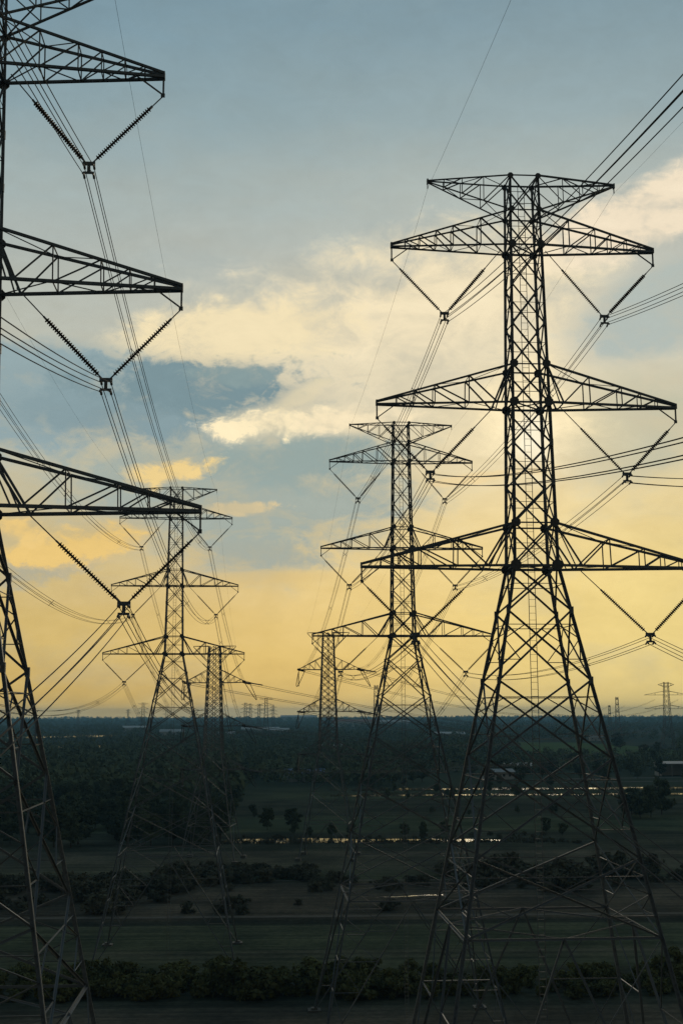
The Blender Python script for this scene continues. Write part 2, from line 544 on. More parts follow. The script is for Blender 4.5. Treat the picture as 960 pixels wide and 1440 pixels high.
def suspension_pylon(name, belt_z):
    t = empty(name, (0, 0, 0))
    bz = (belt_z, width_low(belt_z))
    gz = (-H, width_low(-H))
    # legs, one mesh each
    for sx in (-1, 1):
        for sy in (-1, 1):
            m = MB()
            pts = [corner(q, sx, sy) for q in (gz, bz, 'n7', 'a3')]
            m.angle(pts[0], pts[1], .21, .2, (0, sy, 0))
            m.angle(pts[1], pts[2], .2, .2, (0, sy, 0))
            m.angle(pts[2], pts[3], .195, .2, (0, sy, 0))
            m.angle(pts[3], corner('a2', sx, sy), .185, .2, (0, sy, 0))
            m.angle(corner('a2', sx, sy), corner('a1', sx, sy), .165, .2, (0, sy, 0))
            m.angle(corner('a1', sx, sy), corner('top', sx, sy) + Vector((0, 0, .1)), .14, .2, (0, sy, 0))
            for q in ('n3', 'n4', 'n1', 'n2', 'n5', 'n6'):
                c = corner(q, sx, sy)
                m.box(c, (.22, .22, .45))
            m.build('leg', STEEL, t)
            f = MB()
            c = corner(gz, sx, sy)
            f.box((c.x, c.y, .2), (.8, .8, .45))
            f.box((c.x, c.y, .05), (1.6, 1.6, .3))
            f.build('footing', CONCRETE, t)
    order = ['a3', 'p3', 'n4', 'n3', 'a2', 'p2', 'n2', 'n1', 'a1', 'p1', 'top']
    for i in range(len(order) - 1):
        x_panel(t, order[i], order[i + 1], .105 if i < 6 else .09, girt=.04)
    low = ['a3', 'n5', 'n6', 'n7', 'n8', bz]
    if belt_z < -16:
        z9 = (-14.6, width_low(-14.6))
        low = ['a3', 'n5', 'n6', 'n7', 'n8', z9, bz]
    for i in range(len(low) - 1):
        x_panel(t, low[i + 1], low[i], .12, struts=(None if i == 0 else .065), girt=(.05 if i == 0 else None))
    for q, w in (('top', .1), ('p1', .09), ('a1', .13), ('p2', .09), ('a2', .14), ('p3', .1), ('a3', .16), (bz, .14)):
        for c0, c1, nrm in FACES:
            bar('girt', t, corner(q, *c0), corner(q, *c1), w, nrm)
    for q in ('a1', 'a2', 'a3'):
        bar('girt', t, corner(q, -1, -1), corner(q, 1, 1), .08)
        bar('girt', t, corner(q, 1, -1), corner(q, -1, 1) + Vector((0, 0, .1)), .08)
    # belt: inner diamond, then the splayed legs under it
    mids = [lerp(corner(bz, *c0), corner(bz, *c1), .5) for c0, c1, _ in FACES]
    for k in range(4):
        bar('girt', t, mids[k], mids[(k + 1) % 4], .09)
        c0, c1, nrm = FACES[k]
        for c in (c0, c1):
            foot, knee = corner(gz, *c), corner(bz, *c)
            bar('brace', t, mids[k], foot, .15, nrm)
            n = 5
            for j in range(1, n):
                f = j / n
                pl, pd = lerp(knee, foot, f), lerp(mids[k], foot, f)
                bar('strut', t, pl, pd, .07, nrm)
                bar('strut', t, lerp(knee, foot, (j - 1) / n), pd, .065, nrm)
    # plates at the arm joints and the waist
    for q, sz in (('p1', .4), ('a1', .55), ('p2', .55), ('a2', .6), ('p3', .6), ('a3', .7)):
        for sx in (-1, 1):
            for sy in (-1, 1):
                c = corner(q, sx, sy)
                plate(t, c + Vector((-sx * .06, sy * .12, 0)), sz)
    for sx in (-1, 1):
        for sy in (-1, 1):
            c = corner('top', sx, sy)
            plate(t, c + Vector((0, sy * .1, -.08)), .38)
    for s in (-1, 1):
        cross_arm(t, s, 'p1', 'a1', ARMS['a1'][1], 1, (.25, .48, .62, .76, .88), None, cw=.12)
        cross_arm(t, s, 'p2', 'a2', ARMS['a2'][1], 1, (.32, .57, .72, .85), INNER['a2'], cw=.135)
        cross_arm(t, s, 'p3', 'a3', ARMS['a3'][1], 1, (.37, .61, .75, .87), INNER['a3'], cw=.15)
        # earth-wire arm: flat top, rising underside
        m = MB()
        tipp = Vector((s * EARTH[0], 0, EARTH[1] + H))
        for sy in (-1, 1):
            m.angle(corner('top', s, sy), tipp + Vector((0, sy * .06, -.1)), .11, .2)
            m.angle(corner('p1', s, sy), tipp + Vector((0, sy * .06, -.2)), .1, .2)
        m.box(tipp + Vector((0, 0, -.18)), (.1, .24, .36))
        m.box(tipp + Vector((0, 0, -.5)), (.06, .06, .4))
        arm = m.build('earth_wire_arm', STEEL, t)
        for sy in (-1, 1):
            T = lambda f: lerp(corner('top', s, sy), tipp + Vector((0, sy * .06, -.1)), f)
            Bq = lambda f: lerp(corner('p1', s, sy), tipp + Vector((0, sy * .06, -.2)), f)
            f0 = 0.0
            for k, f in enumerate((.32, .58, .8)):
                bar('brace', arm, T(f0), Bq(f), .07, (0, sy, 0))
                bar('post', arm, T(f), Bq(f), .06, (0, sy, 0))
                f0 = f
        for k, (a, b) in enumerate(((0, .32), (.32, .58), (.58, .8))):
            sg = 1 if k % 2 else -1
            for X in ('top', 'p1'):
                dz = -.1 if X == 'top' else -.2
                e0 = lambda sy, f: lerp(corner(X, s, sy), tipp + Vector((0, sy * .06, dz)), f)
                bar('brace', arm, e0(-sg, a), e0(sg, b), .06)
    # climbing ladder up the middle
    m = MB()
    top, bot = LV['top'][0] + H - .3, .4
    for x in (-.22, .22):
        m.tube([(x, .15, bot), (x, .15, top)], .024, 4)
    z = bot + .3
    while z < top:
        m.box((0, .15, z), (.44, .022, .022))
        z += .45
    m.build('ladder', STEEL, t)
    return t


def place(t, x, y, rz, label):
    t.location = (x, y, 0)
    t.rotation_euler = (0, 0, rz)
    tag(t, label, 'pylon', 'lattice transmission pylons')
    return t


LINE = math.atan(.0445)                      # both rows run a little to the left of straight ahead
SUNROW, WOODROW = 'row in front of the sun glow', 'row leading past the dark wood'
PR = place(suspension_pylon('lattice_pylon', -13.06), 14.35, 80.67, LINE, 'big dark lattice pylon, first of the ' + SUNROW)
PL1 = place(copy_tree(PR), -16.58, 57.35, LINE, 'largest dark lattice pylon with spiky insulators, first of the ' + WOODROW)
PM = place(suspension_pylon('lattice_pylon', -21.2), 11.06, 153.66, LINE, 'dark lattice pylon, second of the ' + SUNROW)
PL2 = place(copy_tree(PM), -22.38, 199.56, LINE, 'dark lattice pylon, second of the ' + WOODROW)


# ------------------------------------------------------------------ insulators
def string_mesh(length, n, r):
    prof = [(.035, 0.0)]
    p = length / n
    for i in range(n):
        z = i * p
        prof += [(.05, z + .05 * p), (.055, z + .38 * p), (r, z + .62 * p), (r * .9, z + .72 * p), (.05, z + .78 * p)]
    prof += [(.035, length)]
    m = MB()
    k = 8
    vs = [(rr * math.cos(2 * math.pi * j / k), rr * math.sin(2 * math.pi * j / k), z) for rr, z in prof for j in range(k)]
    fs = [(i * k + j, i * k + (j + 1) % k, (i + 1) * k + (j + 1) % k, (i + 1) * k + j) for i in range(len(prof) - 1) for j in range(k)]
    fs += [tuple(range(k - 1, -1, -1)), tuple((len(prof) - 1) * k + j for j in range(k))]
    m.add(vs, fs)
    return m.mesh('insulator_string')


STRING = string_mesh(3.7, 27, .145)
STRING.materials.append(GLAZE)
SUB = .235                                   # half spacing of the four sub-conductors


def v_string(pyl, lv, s, label):
    yx, yz = YOKE[lv]
    o = empty('v_insulator', (0, 0, 0))
    o.matrix_world = pyl_matrix(pyl) @ Matrix.Translation((s * yx, 0, yz + H))
    tag(o, label, 'insulator', 'V-shaped insulator sets under the cross-arms')
    z0 = LV[lv][0]
    ends = {'inner': Vector((s * (INNER[lv] - yx), 0, z0 - .06 - yz)), 'outer': Vector((s * (ARMS[lv][1] - .06 - yx), 0, z0 - 1.0 - yz))}
    for nm, e in ends.items():
        low = Vector((.17 * (1 if e.x > 0 else -1), 0, .16))
        d = (e - low).normalized()
        a = low + d * .3
        b = a + d * 3.7
        st = link('insulator_string', STRING, None, o)
        st.rotation_mode = 'QUATERNION'
        st.rotation_quaternion = bar_quat(d)
        st.location = a
        m = MB()
        m.tube([b - d * .03, e], .032, 5)
        m.box(b + d * .1, (.12, .09, .2), bar_quat(d))
        m.tube([low, a + d * .03], .04, 5)
        m.build('link_rod', STEEL, o)
    m = MB()
    m.box((0, 0, .12), (.62, .045, .2))
    m.box((0, 0, -.12), (.16, .05, .5))
    m.box((0, 0, -.36), (.55, .045, .12))
    m.build('yoke_plate', STEEL, o)
    for x in (-SUB, SUB):
        for z in (.02, -SUB * 2 - .0):
            c = MB()
            c.tube([(x, -.3, z - .05), (x, -.12, z + .03), (x, .12, z + .03), (x, .3, z - .05)], .06, 6)
            c.box((x, 0, z + .08), (.07, .08, .16))
            c.build('clamp', STEEL, o)
    return o


def pyl_matrix(p):
    return Matrix.Translation(p.location) @ Matrix.Rotation(p.rotation_euler[2], 4, 'Z')


NAMES = {'a1': 'top', 'a2': 'middle', 'a3': 'lowest'}
SIDE = {}
for pyl, ordn, row, inn in ((PR, 'first', SUNROW, -1), (PM, 'second', SUNROW, -1), (PL1, 'first', WOODROW, 1), (PL2, 'second', WOODROW, 1)):
    for lv in ('a1', 'a2', 'a3'):
        for s in (-1, 1):
            side = 'inner' if s == inn else 'outer'
            v_string(pyl, lv, s, 'V of disc insulators, %s cross-arm, %s side, %s pylon of %s' % (NAMES[lv], side, ordn, row.replace('row in front of the ', '').replace('row leading past the ', '') + ' row'))

# ------------------------------------------------------------------ conductors
_sp = MB()
for a in (45, 135):
    q = Quaternion((0, 1, 0), R(a))
    _sp.box((0, 0, 0), (SUB * 2.83, .035, .035), q)
for x in (-SUB, SUB):
    for z in (-SUB, SUB):
        _sp.box((x, 0, z), (.07, .12, .07))
SPACER = _sp.mesh('spacer')
SPACER.materials.append(STEEL)


def sag_curve(a, b, sag, n):
    return [lerp(a, b, i / n) - Vector((0, 0, 4 * sag * (i / n) * (1 - i / n))) for i in range(n + 1)]


def bundle(a, b, sag, label, group, r=.021, spacers=(), n=36, quad=True):
    """a four-wire phase conductor between two clamps"""
    o = empty('conductor_bundle', a)
    tag(o, label, 'power line', group)
    pts = sag_curve(Vector((0, 0, 0)), b - a, sag, n)
    m = MB()
    m.tube(pts, r, 5)
    me = m.mesh('wire')
    d = (b - a).normalized()
    side = Vector((d.y, -d.x, 0)).normalized()
    for x in (-SUB, SUB):
        for z in (-SUB, SUB):
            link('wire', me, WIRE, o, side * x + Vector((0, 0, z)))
    for f in spacers:
        sp = link('spacer', SPACER, None, o, lerp(Vector((0, 0, 0)), b - a, f) - Vector((0, 0, 4 * sag * f * (1 - f))))
        sp.rotation_euler = (0, 0, math.atan2(-d.x, d.y))
    return o


def earth_wire(a, b, sag, label, group='earth wires', r=.008):
    m = MB()
    m.tube(sag_curve(Vector((0, 0, 0)), b - a, sag, 36), r, 4)
    o = m.build('earth_wire', WIRE, None, a)
    return tag(o, label, 'earth wire', group)


def phase_pt(pyl, lv, s):
    yx, yz = YOKE[lv]
    return pyl_matrix(pyl) @ Vector((s * yx, 0, yz + H - SUB))


def earth_pt(pyl, s):
    return pyl_matrix(pyl) @ Vector((s * EARTH[0], 0, EARTH[1] + H - .68))


CURV = .22 / 240
RS, WS = 'sun glow row', 'dark wood row'
for (p0, p1, row, inn, spc) in ((PR, PM, RS, -1, (.22, .72)), (PL1, PL2, WS, 1, (.16, .46, .78))):
    L = (p1.location - p0.location).length
    for lv in ('a1', 'a2', 'a3'):
        for s in (-1, 1):
            side = 'inner' if s == inn else 'outer'
            bundle(phase_pt(p0, lv, s), phase_pt(p1, lv, s), CURV * L * L / 4,
                   'four-wire bundle, %s arm, %s side, between first and second pylon of %s' % (NAMES[lv], side, row), 'conductor bundles', spacers=spc)
    for s in (-1, 1):
        side = 'inner' if s == inn else 'outer'
        earth_wire(earth_pt(p0, s), earth_pt(p1, s), CURV * L * L / 4 * .7, 'thin earth wire, %s side, from first to second pylon of %s' % (side, row))
for (p0, row, inn, dl) in ((PR, RS, -1, 240.0), (PL1, WS, 1, 240.0)):
    back = Vector((.0445, -1, 0)).normalized() * dl
    for lv in ('a1', 'a2', 'a3'):
        for s in (-1, 1):
            side = 'inner' if s == inn else 'outer'
            a = phase_pt(p0, lv, s)
            bundle(a, a + back, .22 * dl / 4, 'four-wire bundle, %s arm, %s side, arriving overhead at first pylon of %s' % (NAMES[lv], side, row),
                   'conductor bundles', spacers=(.5, .8), n=80)
    for s in (-1, 1):
        side = 'inner' if s == inn else 'outer'
        a = earth_pt(p0, s)
        earth_wire(a, a + back, .13 * dl / 4, 'thin earth wire, %s side, arriving overhead at first pylon of %s' % (side, row))


# ------------------------------------------------------------------ strain pylons where both rows turn


def strain_pylon(name, long_side, STRAIN_TOP, STRAIN_ARMS):
    # tower top and arm heights are given relative to the drone's height
    t = empty(name, (0, 0, 0))
    def w_at(z):
        return 1.4 + max(0, (STRAIN_TOP - z)) * .034 if z > -9.6 else 1.4 + (STRAIN_TOP + 9.6) * .034 + (-9.6 - z) * .17
    def cn(z, sx, sy):
        return Vector((sx * w_at(z), sy * w_at(z), z + H))
    for sx in (-1, 1):
        for sy in (-1, 1):
            m = MB()
            m.angle(cn(-H, sx, sy), cn(-9.6, sx, sy), .24, .25, (0, sy, 0))
            m.angle(cn(-9.6, sx, sy), cn(STRAIN_TOP, sx, sy), .2, .25, (0, sy, 0))
            m.build('leg', STEEL, t)
    m = MB()
    n = round((STRAIN_TOP + 9.6) / 1.63)
    zs = [STRAIN_TOP - i * (STRAIN_TOP + 9.6) / n for i in range(n + 1)] + [-14.5, -20.5, -28]
    for i in range(len(zs) - 1):
        for c0, c1, nrm in FACES:
            for h in ((0, .5), (.5, 1)) if zs[i] > -9 else ((0, 1),):
                A, B = lerp(cn(zs[i + 1], *c0), cn(zs[i + 1], *c1), h[0]), lerp(cn(zs[i + 1], *c0), cn(zs[i + 1], *c1), h[1])
                D, C = lerp(cn(zs[i], *c0), cn(zs[i], *c1), h[0]), lerp(cn(zs[i], *c0), cn(zs[i], *c1), h[1])
                m.angle(A, C, .125, .25, nrm)
                m.angle(B, D, .125, .25, nrm)
    for c0, c1, nrm in FACES:
        if True:
            m.angle(lerp(cn(-9.6, *c0), cn(-9.6, *c1), .5), lerp(cn(STRAIN_TOP, *c0), cn(STRAIN_TOP, *c1), .5), .12, .25, nrm)
        m.angle(cn(-28, *c0), cn(-28, *c1), .14, .25, nrm)
        mid = lerp(cn(-28, *c0), cn(-28, *c1), .5)
        m.angle(mid, cn(-H, *c0), .13, .25, nrm)
        m.angle(mid, cn(-H, *c1), .13, .25, nrm)
    tag(m.build('bracing', STEEL, t), kind='stuff')
    for za in STRAIN_ARMS:
        for s in (-1, 1):
            m = MB()
            tip = 7.7 if s != long_side else 8.3
            w0 = w_at(za)
            e = Vector((s * tip, 0, za + H + .1))
            for sy in (-1, 1):
                b0, t0 = cn(za, s, sy), cn(za + 3.4, s, sy)
                m.angle(b0, e, .2, .25)
                m.angle(t0, e + Vector((0, 0, .15)), .15, .25)
                f0 = 0
                for f in (.3, .55, .78):
                    m.angle(lerp(b0, e, f0), lerp(t0, e, f), .09, .25)
                    m.angle(lerp(b0, e, f), lerp(t0, e, f), .08, .25)
                    f0 = f
                m.angle(lerp(b0, e, .0), lerp(cn(za, s, -sy), e, .5), .08, .25)
            if s == long_side:               # outrigger that carries the jumper clear of the tower
                m.angle(e, e + Vector((s * 4.4, 0, -.75)), .3, .3)
                m.angle(lerp(cn(za + 3.4, s, 1), e, .8), e + Vector((s * 2.2, 0, -.3)), .1, .3)
            m.build('cross_arm', STEEL, t)
    for s in (-1, 1):
        m = MB()
        e = Vector((s * 5.6, 0, STRAIN_TOP + H))
        for sy in (-1, 1):
            m.angle(cn(STRAIN_TOP, s, sy), e, .16, .25)
            m.angle(cn(STRAIN_TOP - 4.2, s, sy), e - Vector((0, 0, .15)), .13, .25)
            for f in (.3, .6):
                m.angle(lerp(cn(STRAIN_TOP, s, sy), e, f), lerp(cn(STRAIN_TOP - 4.2, s, sy), e, f), .09, .25)
        m.build('earth_wire_arm', STEEL, t)
    for sx in (-1, 1):
        for sy in (-1, 1):
            f = MB()
            c = cn(-H, sx, sy)
            f.box((c.x, c.y, .35), (1.4, 1.4, .8))
            f.build('footing', CONCRETE, t)
    return t


RN_TOP, RN_ARMS = 21.2, (11.4, .4, -10.6)
LN_TOP, LN_ARMS = 17.4, (7.9, -3.2, -14.2)
PRN = strain_pylon('strain_pylon', 1, RN_TOP, RN_ARMS)
place(PRN, at_depth(461.5, 330), 330, R(-6), 'stout strain pylon with outriggers, third of the ' + SUNROW)
PLN = strain_pylon('strain_pylon', 1, LN_TOP, LN_ARMS)
place(PLN, at_depth(300.5, 325), 325, R(-6), 'stout strain pylon with outriggers, third of the ' + WOODROW)

STRAIN = string_mesh(3.4, 16, .19)
STRAIN.materials.append(GLAZE)


def strain_set(p, d, label):
    """dead-end string pulling from arm tip p in direction d; returns where the wires start"""
    o = empty('strain_insulator', p)
    tag(o, label, 'insulator', 'strain insulators')
    for off in (-.25, .25):
        st = link('insulator_string', STRAIN, None, o)
        st.rotation_mode = 'QUATERNION'
        st.rotation_quaternion = bar_quat(d)
        side = Vector((d.y, -d.x, 0)).normalized()
        st.location = d * .4 + side * off
    m = MB()
    m.box(d * .3, (.6, .08, .2), bar_quat(d))
    m.box(d * 3.9, (.6, .3, .1), bar_quat(d))
    m.build('yoke_plate', STEEL, o)
    return p + d * 4.1


FAR_R = (at_depth(938, 1000), 1000.0)
FAR_R2 = (at_depth(868, 1500), 1500.0)
for pyl, prev, row, inn, far, farz, STRAIN_TOP, STRAIN_ARMS in ((PRN, PM, RS, -1, FAR_R, 10.0, RN_TOP, RN_ARMS), (PLN, PL2, WS, 1, FAR_R2, 8.0, LN_TOP, LN_ARMS)):
    M4 = pyl_matrix(pyl)
    for i, lv in enumerate(('a1', 'a2', 'a3')):
        for s in (-1, 1):
            side = 'inner' if s == inn else 'outer'
            tip = M4 @ Vector((s * 7.9, 0, STRAIN_ARMS[i] + H))
            a = phase_pt(prev, lv, s)
            d0 = (a - tip).normalized()
            d0 = (d0 - Vector((0, 0, .06))).normalized()
            w0 = strain_set(tip, d0, 'strain insulator pair, %s arm, %s side, near face, third pylon of %s' % (NAMES[lv], side, row))
            L = (a - w0).length
            bundle(a, w0, CURV * L * L / 4 * .8, 'four-wire bundle, %s arm, %s side, between second and third pylon of %s' % (NAMES[lv], side, row), 'conductor bundles', spacers=(.12, .3, .55, .8))
            farp = Vector((far[0] + s * 9.5, far[1], H + farz - i * 11.0))
            d1 = ((farp - tip).normalized() - Vector((0, 0, .05))).normalized()
            w1 = strain_set(tip, d1, 'strain insulator pair, %s arm, %s side, far face, third pylon of %s' % (NAMES[lv], side, row))
            L = (farp - w1).length
            bundle(w1, farp, min(17.0, L * .018), 'four-wire bundle, %s arm, %s side, leaving third pylon of %s for the distance' % (NAMES[lv], side, row), 'conductor bundles', r=.03)
            # jumper looping under the arm
            out = M4.to_3x3() @ Vector((s * (3.2 if s == 1 else .5), 0, 0))
            m = MB()
            mid = tip + out - Vector((0, 0, 4.4))
            pts = []
            for k in range(17):
                f = k / 16
                pts.append((1 - f) ** 2 * w0 + 2 * f * (1 - f) * (mid * 2 - (w0 + w1) / 2) + f * f * w1 - w0)
            m.tube(pts, .09, 5)
            j = m.build('jumper_loop', WIRE, None, w0)
            tag(j, 'slack jumper loop, %s arm, %s side, third pylon of %s' % (NAMES[lv], side, row), 'jumper', 'jumper loops')
            if s == -1:
                for dy in (-.8, .8):
                    h = empty('hanging_insulator', tip + Vector((0, dy, -.1)))
                    st = link('insulator_string', STRAIN, None, h)
                    st.rotation_euler = (math.pi, 0, 0)
                    st.location = (0, 0, -.5)
                    m = MB()
                    m.box((0, 0, -.25), (.08, .08, .5))
                    m.box((0, 0, -4.1), (.4, .3, .2))
                    m.build('link_rod', STEEL, h)
                    tag(h, 'hanging jumper insulator, %s arm, %s side, third pylon of %s' % (NAMES[lv], side, row), 'insulator', 'hanging jumper insulators')
    for s in (-1, 1):
        side = 'inner' if s == inn else 'outer'
        b = M4 @ Vector((s * 5.6, 0, STRAIN_TOP + H))
        a = earth_pt(prev, s)
        earth_wire(a, b, 2.5, 'thin earth wire, %s side, from second to third pylon of %s' % (side, row))


# ------------------------------------------------------------------ distant pylons on the horizon
def far_pylon(x, D, top_z, arms, aw, label, thick=1.0, rz=0.0):
    """a pylon a kilometre or more away: whole tower in a few meshes"""
    t = empty('distant_pylon', (at_depth(x, D), D, 0), rz)
    tag(t, label, 'pylon', 'far pylons on the horizon')
    top = top_z + H
    k = top / 60.0
    prof = [(0, 6.5 * k), (top * .45, 2.6 * k), (top, 1.6 * k)]
    def w_at(z):
        for (z0, w0), (z1, w1) in zip(prof, prof[1:]):
            if z <= z1:
                return w0 + (w1 - w0) * (z - z0) / (z1 - z0)
        return prof[-1][1]
    c = lambda z, sx, sy: Vector((sx * w_at(z), sy * w_at(z), z))
    for sx in (-1, 1):
        for sy in (-1, 1):
            m = MB()
            m.angle(c(0, sx, sy), c(top * .45, sx, sy), .38 * thick, .3, (0, sy, 0))
            m.angle(c(top * .45, sx, sy), c(top, sx, sy), .32 * thick, .3, (0, sy, 0))
            m.build('leg', STEEL, t)
    m = MB()
    z = 0.0
    while z < top - .5:
        z1 = min(top, z + 2.2 * w_at(z) * .9)
        for c0, c1, nrm in FACES:
            m.angle(c(z, *c0), c(z1, *c1), .2 * thick, .3, nrm)
            m.angle(c(z, *c1), c(z1, *c0), .2 * thick, .3, nrm)
        z = z1
    tag(m.build('bracing', STEEL, t), kind='stuff')
    for i, az_ in enumerate(arms):
        m = MB()
        zz = az_ + H
        for s in (-1, 1):
            e = Vector((s * aw[i], 0, zz + (.0 if i else 1.5 * k)))
            for sy in (-1, 1):
                m.angle(c(zz, s, sy), e, .3 * thick, .3)
                m.angle(c(min(top, zz + 3 * k), s, sy), e, .25 * thick, .3)
                m.angle(lerp(c(zz, s, sy), e, .45), lerp(c(min(top, zz + 3 * k), s, sy), e, .45), .15 * thick, .3)
        m.build('cross_arm', STEEL, t)
    return t


far_pylon(938, 1000, 24, (20.5, 13.8, 2.8), (6.5, 18, 18), 'wide-armed lattice pylon far off beyond the green field', .9)
far_pylon(868, 1500, 18.5, (15, 9, 1), (3, 4, 4), 'slim grey pylon far beyond the green field', .9, R(70))
far_pylon(857, 1900, 11, (8, 3, -2), (3, 4, 4), 'short faint pylon beside the slim grey one', .9, R(70))
far_pylon(374, 1700, 21, (18, 11, 4), (9, 11, 11), 'lattice pylon standing alone above the far plain', 1.0, R(10))
for x, D, tz, lab in ((345, 2000, 17, 'faint pylon at the near end of the far pylon cluster'), (352, 2300, 18, 'thin faint pylon in the far cluster'),
                      (364, 2100, 16, 'pale pylon touching the bigger lone pylon'), (384, 2300, 14, 'low pale pylon behind the bigger lone pylon')):
    far_pylon(x, D, tz, (tz - 4, tz - 10, tz - 16), (7, 9, 9), lab, .8, R(20))
far_pylon(201, 1800, 16, (13, 7, 1), (7, 8, 8), 'faint pylon beyond the wood near the second wood-row pylon', .8, R(15))
far_pylon(110, 3000, 10, (7, 2), (6, 7), 'very faint distant pylon beyond the pale ponds', .9, R(30))
far_pylon(234, 2400, 15, (12, 5, -1), (6, 8, 8), 'faint pylon seen through the legs of the second wood-row pylon', .8, R(10))
far_pylon(529, 1350, 30, (26, 18, 8), (3, 3, 3), 'slim edge-on pylon beside the second sun-row pylon', .9, R(80))
far_pylon(180, 2900, 10, (7, 2), (6, 7), 'tiny pale pylon over the far treeline', .9, R(30))

# ------------------------------------------------------------------ the plain
def ground_material():
    m, q, b = pmat('plain_soil_and_grass', (.04, .045, .035), 1.0, 0, 0.0)
    nt = m.node_tree
    t = nt.nodes.new('ShaderNodeTexCoord')
    P = t.outputs['Object']
    s = nt.nodes.new('ShaderNodeSeparateXYZ')
    nt.links.new(P, s.inputs[0])
    wob = q.m('SUBTRACT', q.noise(P, .035, 4, .6), .5)
    wob2 = q.m('SUBTRACT', q.noise(P, .4, 3, .6), .5)
    yy = q.m('MULTIPLY_ADD', wob2, 2.0, q.m('MULTIPLY_ADD', wob, 7.0, s.outputs[1]))
    soil, dark, green = (.074, .068, .058, 1), (.046, .051, .042, 1), (.06, .072, .05, 1)
    brown, tilled, path = (.066, .06, .05, 1), (.066, .069, .056, 1), (.1, .09, .08, 1)
    f = lambda y: y / 700.0
    bands = q.ramp(q.m('DIVIDE', yy, 700.0, clamp=True), [
        (0, soil), (f(163), soil), (f(168), dark), (f(188), dark), (f(192), green), (f(203), tilled), (f(206), green), (f(227), (.06, .07, .052, 1)), (f(229), (.03, .034, .032, 1)),
        (f(233), (.034, .037, .032, 1)), (f(235), brown), (f(262), (.073, .066, .056, 1)), (f(284), brown), (f(287), green), (f(310), tilled),
        (f(344), (.076, .074, .062, 1)), (f(349), dark), (f(398), dark), (f(402), green), (f(450), green), (f(470), dark), (f(540), dark), (f(560), green), (1.0, dark)])
    furrow = q.noise(q.mapping(P, (.008, .5, 1)), 1.0, 6, .68)
    clod = q.noise(P, .9, 6, .65)
    c = q.mix(q.smooth(furrow, .3, .7), bands, q.mix(1.0, bands, (2.0, 1.9, 1.8, 1), 'MULTIPLY'))
    c = q.mix(q.smooth(clod, .3, .75), q.mix(1.0, c, (.62, .64, .62, 1), 'MULTIPLY'), c)
    blot = q.noise(P, .05, 5, .62)
    c = q.mix(q.smooth(blot, .35, .68), q.mix(1.0, c, (.68, .7, .7, 1), 'MULTIPLY'), q.mix(1.0, c, (1.25, 1.2, 1.12, 1), 'MULTIPLY'))
    # beyond the near fields: patchwork of meadow, scrub and bare plots
    vor = nt.nodes.new('ShaderNodeTexVoronoi')
    vor.inputs['Scale'].default_value = 1.0
    nt.links.new(q.mapping(P, (.0035, .0018, 1)), vor.inputs['Vector'])
    patchc = q.ramp(vor.outputs['Color'], [(0.0, (.04, .047, .038, 1)), (.45, (.05, .06, .042, 1)), (.7, (.066, .07, .054, 1)), (1.0, (.085, .08, .068, 1))])
    far = q.smooth(s.outputs[1], 560, 680)
    c = q.mix(far, c, patchc)
    nt.links.new(c, b.inputs['Base Color'])
    bn = nt.nodes.new('ShaderNodeBump')
    bn.inputs['Strength'].default_value = .25
    bn.inputs['Distance'].default_value = .25
    nt.links.new(q.m('ADD', clod, furrow), bn.inputs['Height'])
    nt.links.new(bn.outputs[0], b.inputs['Normal'])
    return m


# the visible horizon of a drone at this height lies about eleven kilometres off
HORIZON = 11200.0
me = bpy.data.meshes.new('ground')
me.from_pydata([(HORIZON * math.cos(2 * math.pi * i / 360), HORIZON * math.sin(2 * math.pi * i / 360), 0) for i in range(360)], [], [tuple(range(360))])
tag(link('ground', me, ground_material()), kind='structure')


def strip(name, pts, z, mat, wob=.6, step=3.0, seed=1, kind='structure'):
    """flat sheet with uneven edges: pts = (x, y_near, y_far) stations"""
    r = random.Random(seed)
    top, bot = [], []
    for (x0, a0, b0), (x1, a1, b1) in zip(pts, pts[1:]):
        n = max(1, int(abs(x1 - x0) / step))
        for i in range(n):
            f = i / n
            x = x0 + (x1 - x0) * f
            bot.append((x, a0 + (a1 - a0) * f + r.uniform(-wob, wob), z))
            top.append((x, b0 + (b1 - b0) * f + r.uniform(-wob, wob), z))
    bot.append((pts[-1][0], pts[-1][1], z))
    top.append((pts[-1][0], pts[-1][2], z))
    n = len(bot)
    m = bpy.data.meshes.new(name)
    m.from_pydata(bot + top, [], [(i, i + 1, n + i + 1, n + i) for i in range(n - 1)])
    return tag(link(name, m, mat), kind=kind)


WATER, wq, wb = pmat('still_water', (.03, .035, .036), .11, 0, .45)
wtc = WATER.node_tree.nodes.new('ShaderNodeTexCoord')
wbn = WATER.node_tree.nodes.new('ShaderNodeBump')
wbn.inputs['Strength'].default_value = .3
wbn.inputs['Distance'].default_value = .05
WATER.node_tree.links.new(wq.noise(wq.mapping(wtc.outputs['Object'], (.5, .8, 1)), 1.0, 3), wbn.inputs['Height'])
WATER.node_tree.links.new(wbn.outputs[0], wb.inputs['Normal'])
PATH = noisy('dry_earth_track', (.1, .09, .078), (.14, .128, .11), .5, 1, 0, 0.0)
ROAD = noisy('pale_gravel_road', (.11, .11, .105), (.16, .155, .15), .3, 1, 0, 0.0)
MEADOW = noisy('young_green_crop', (.075, .108, .042), (.09, .125, .05), .02, 1, 0, 0.0)

strip('dirt_path', [(-140, 236.5, 238.3), (-30, 236, 238), (60, 237, 239), (160, 238, 240)], .004, PATH, .25, 4, 3)
strip('dirt_path', [(-140, 287, 288.5), (0, 286, 287.5), (160, 288, 289.5)], .004, PATH, .2, 5, 4)
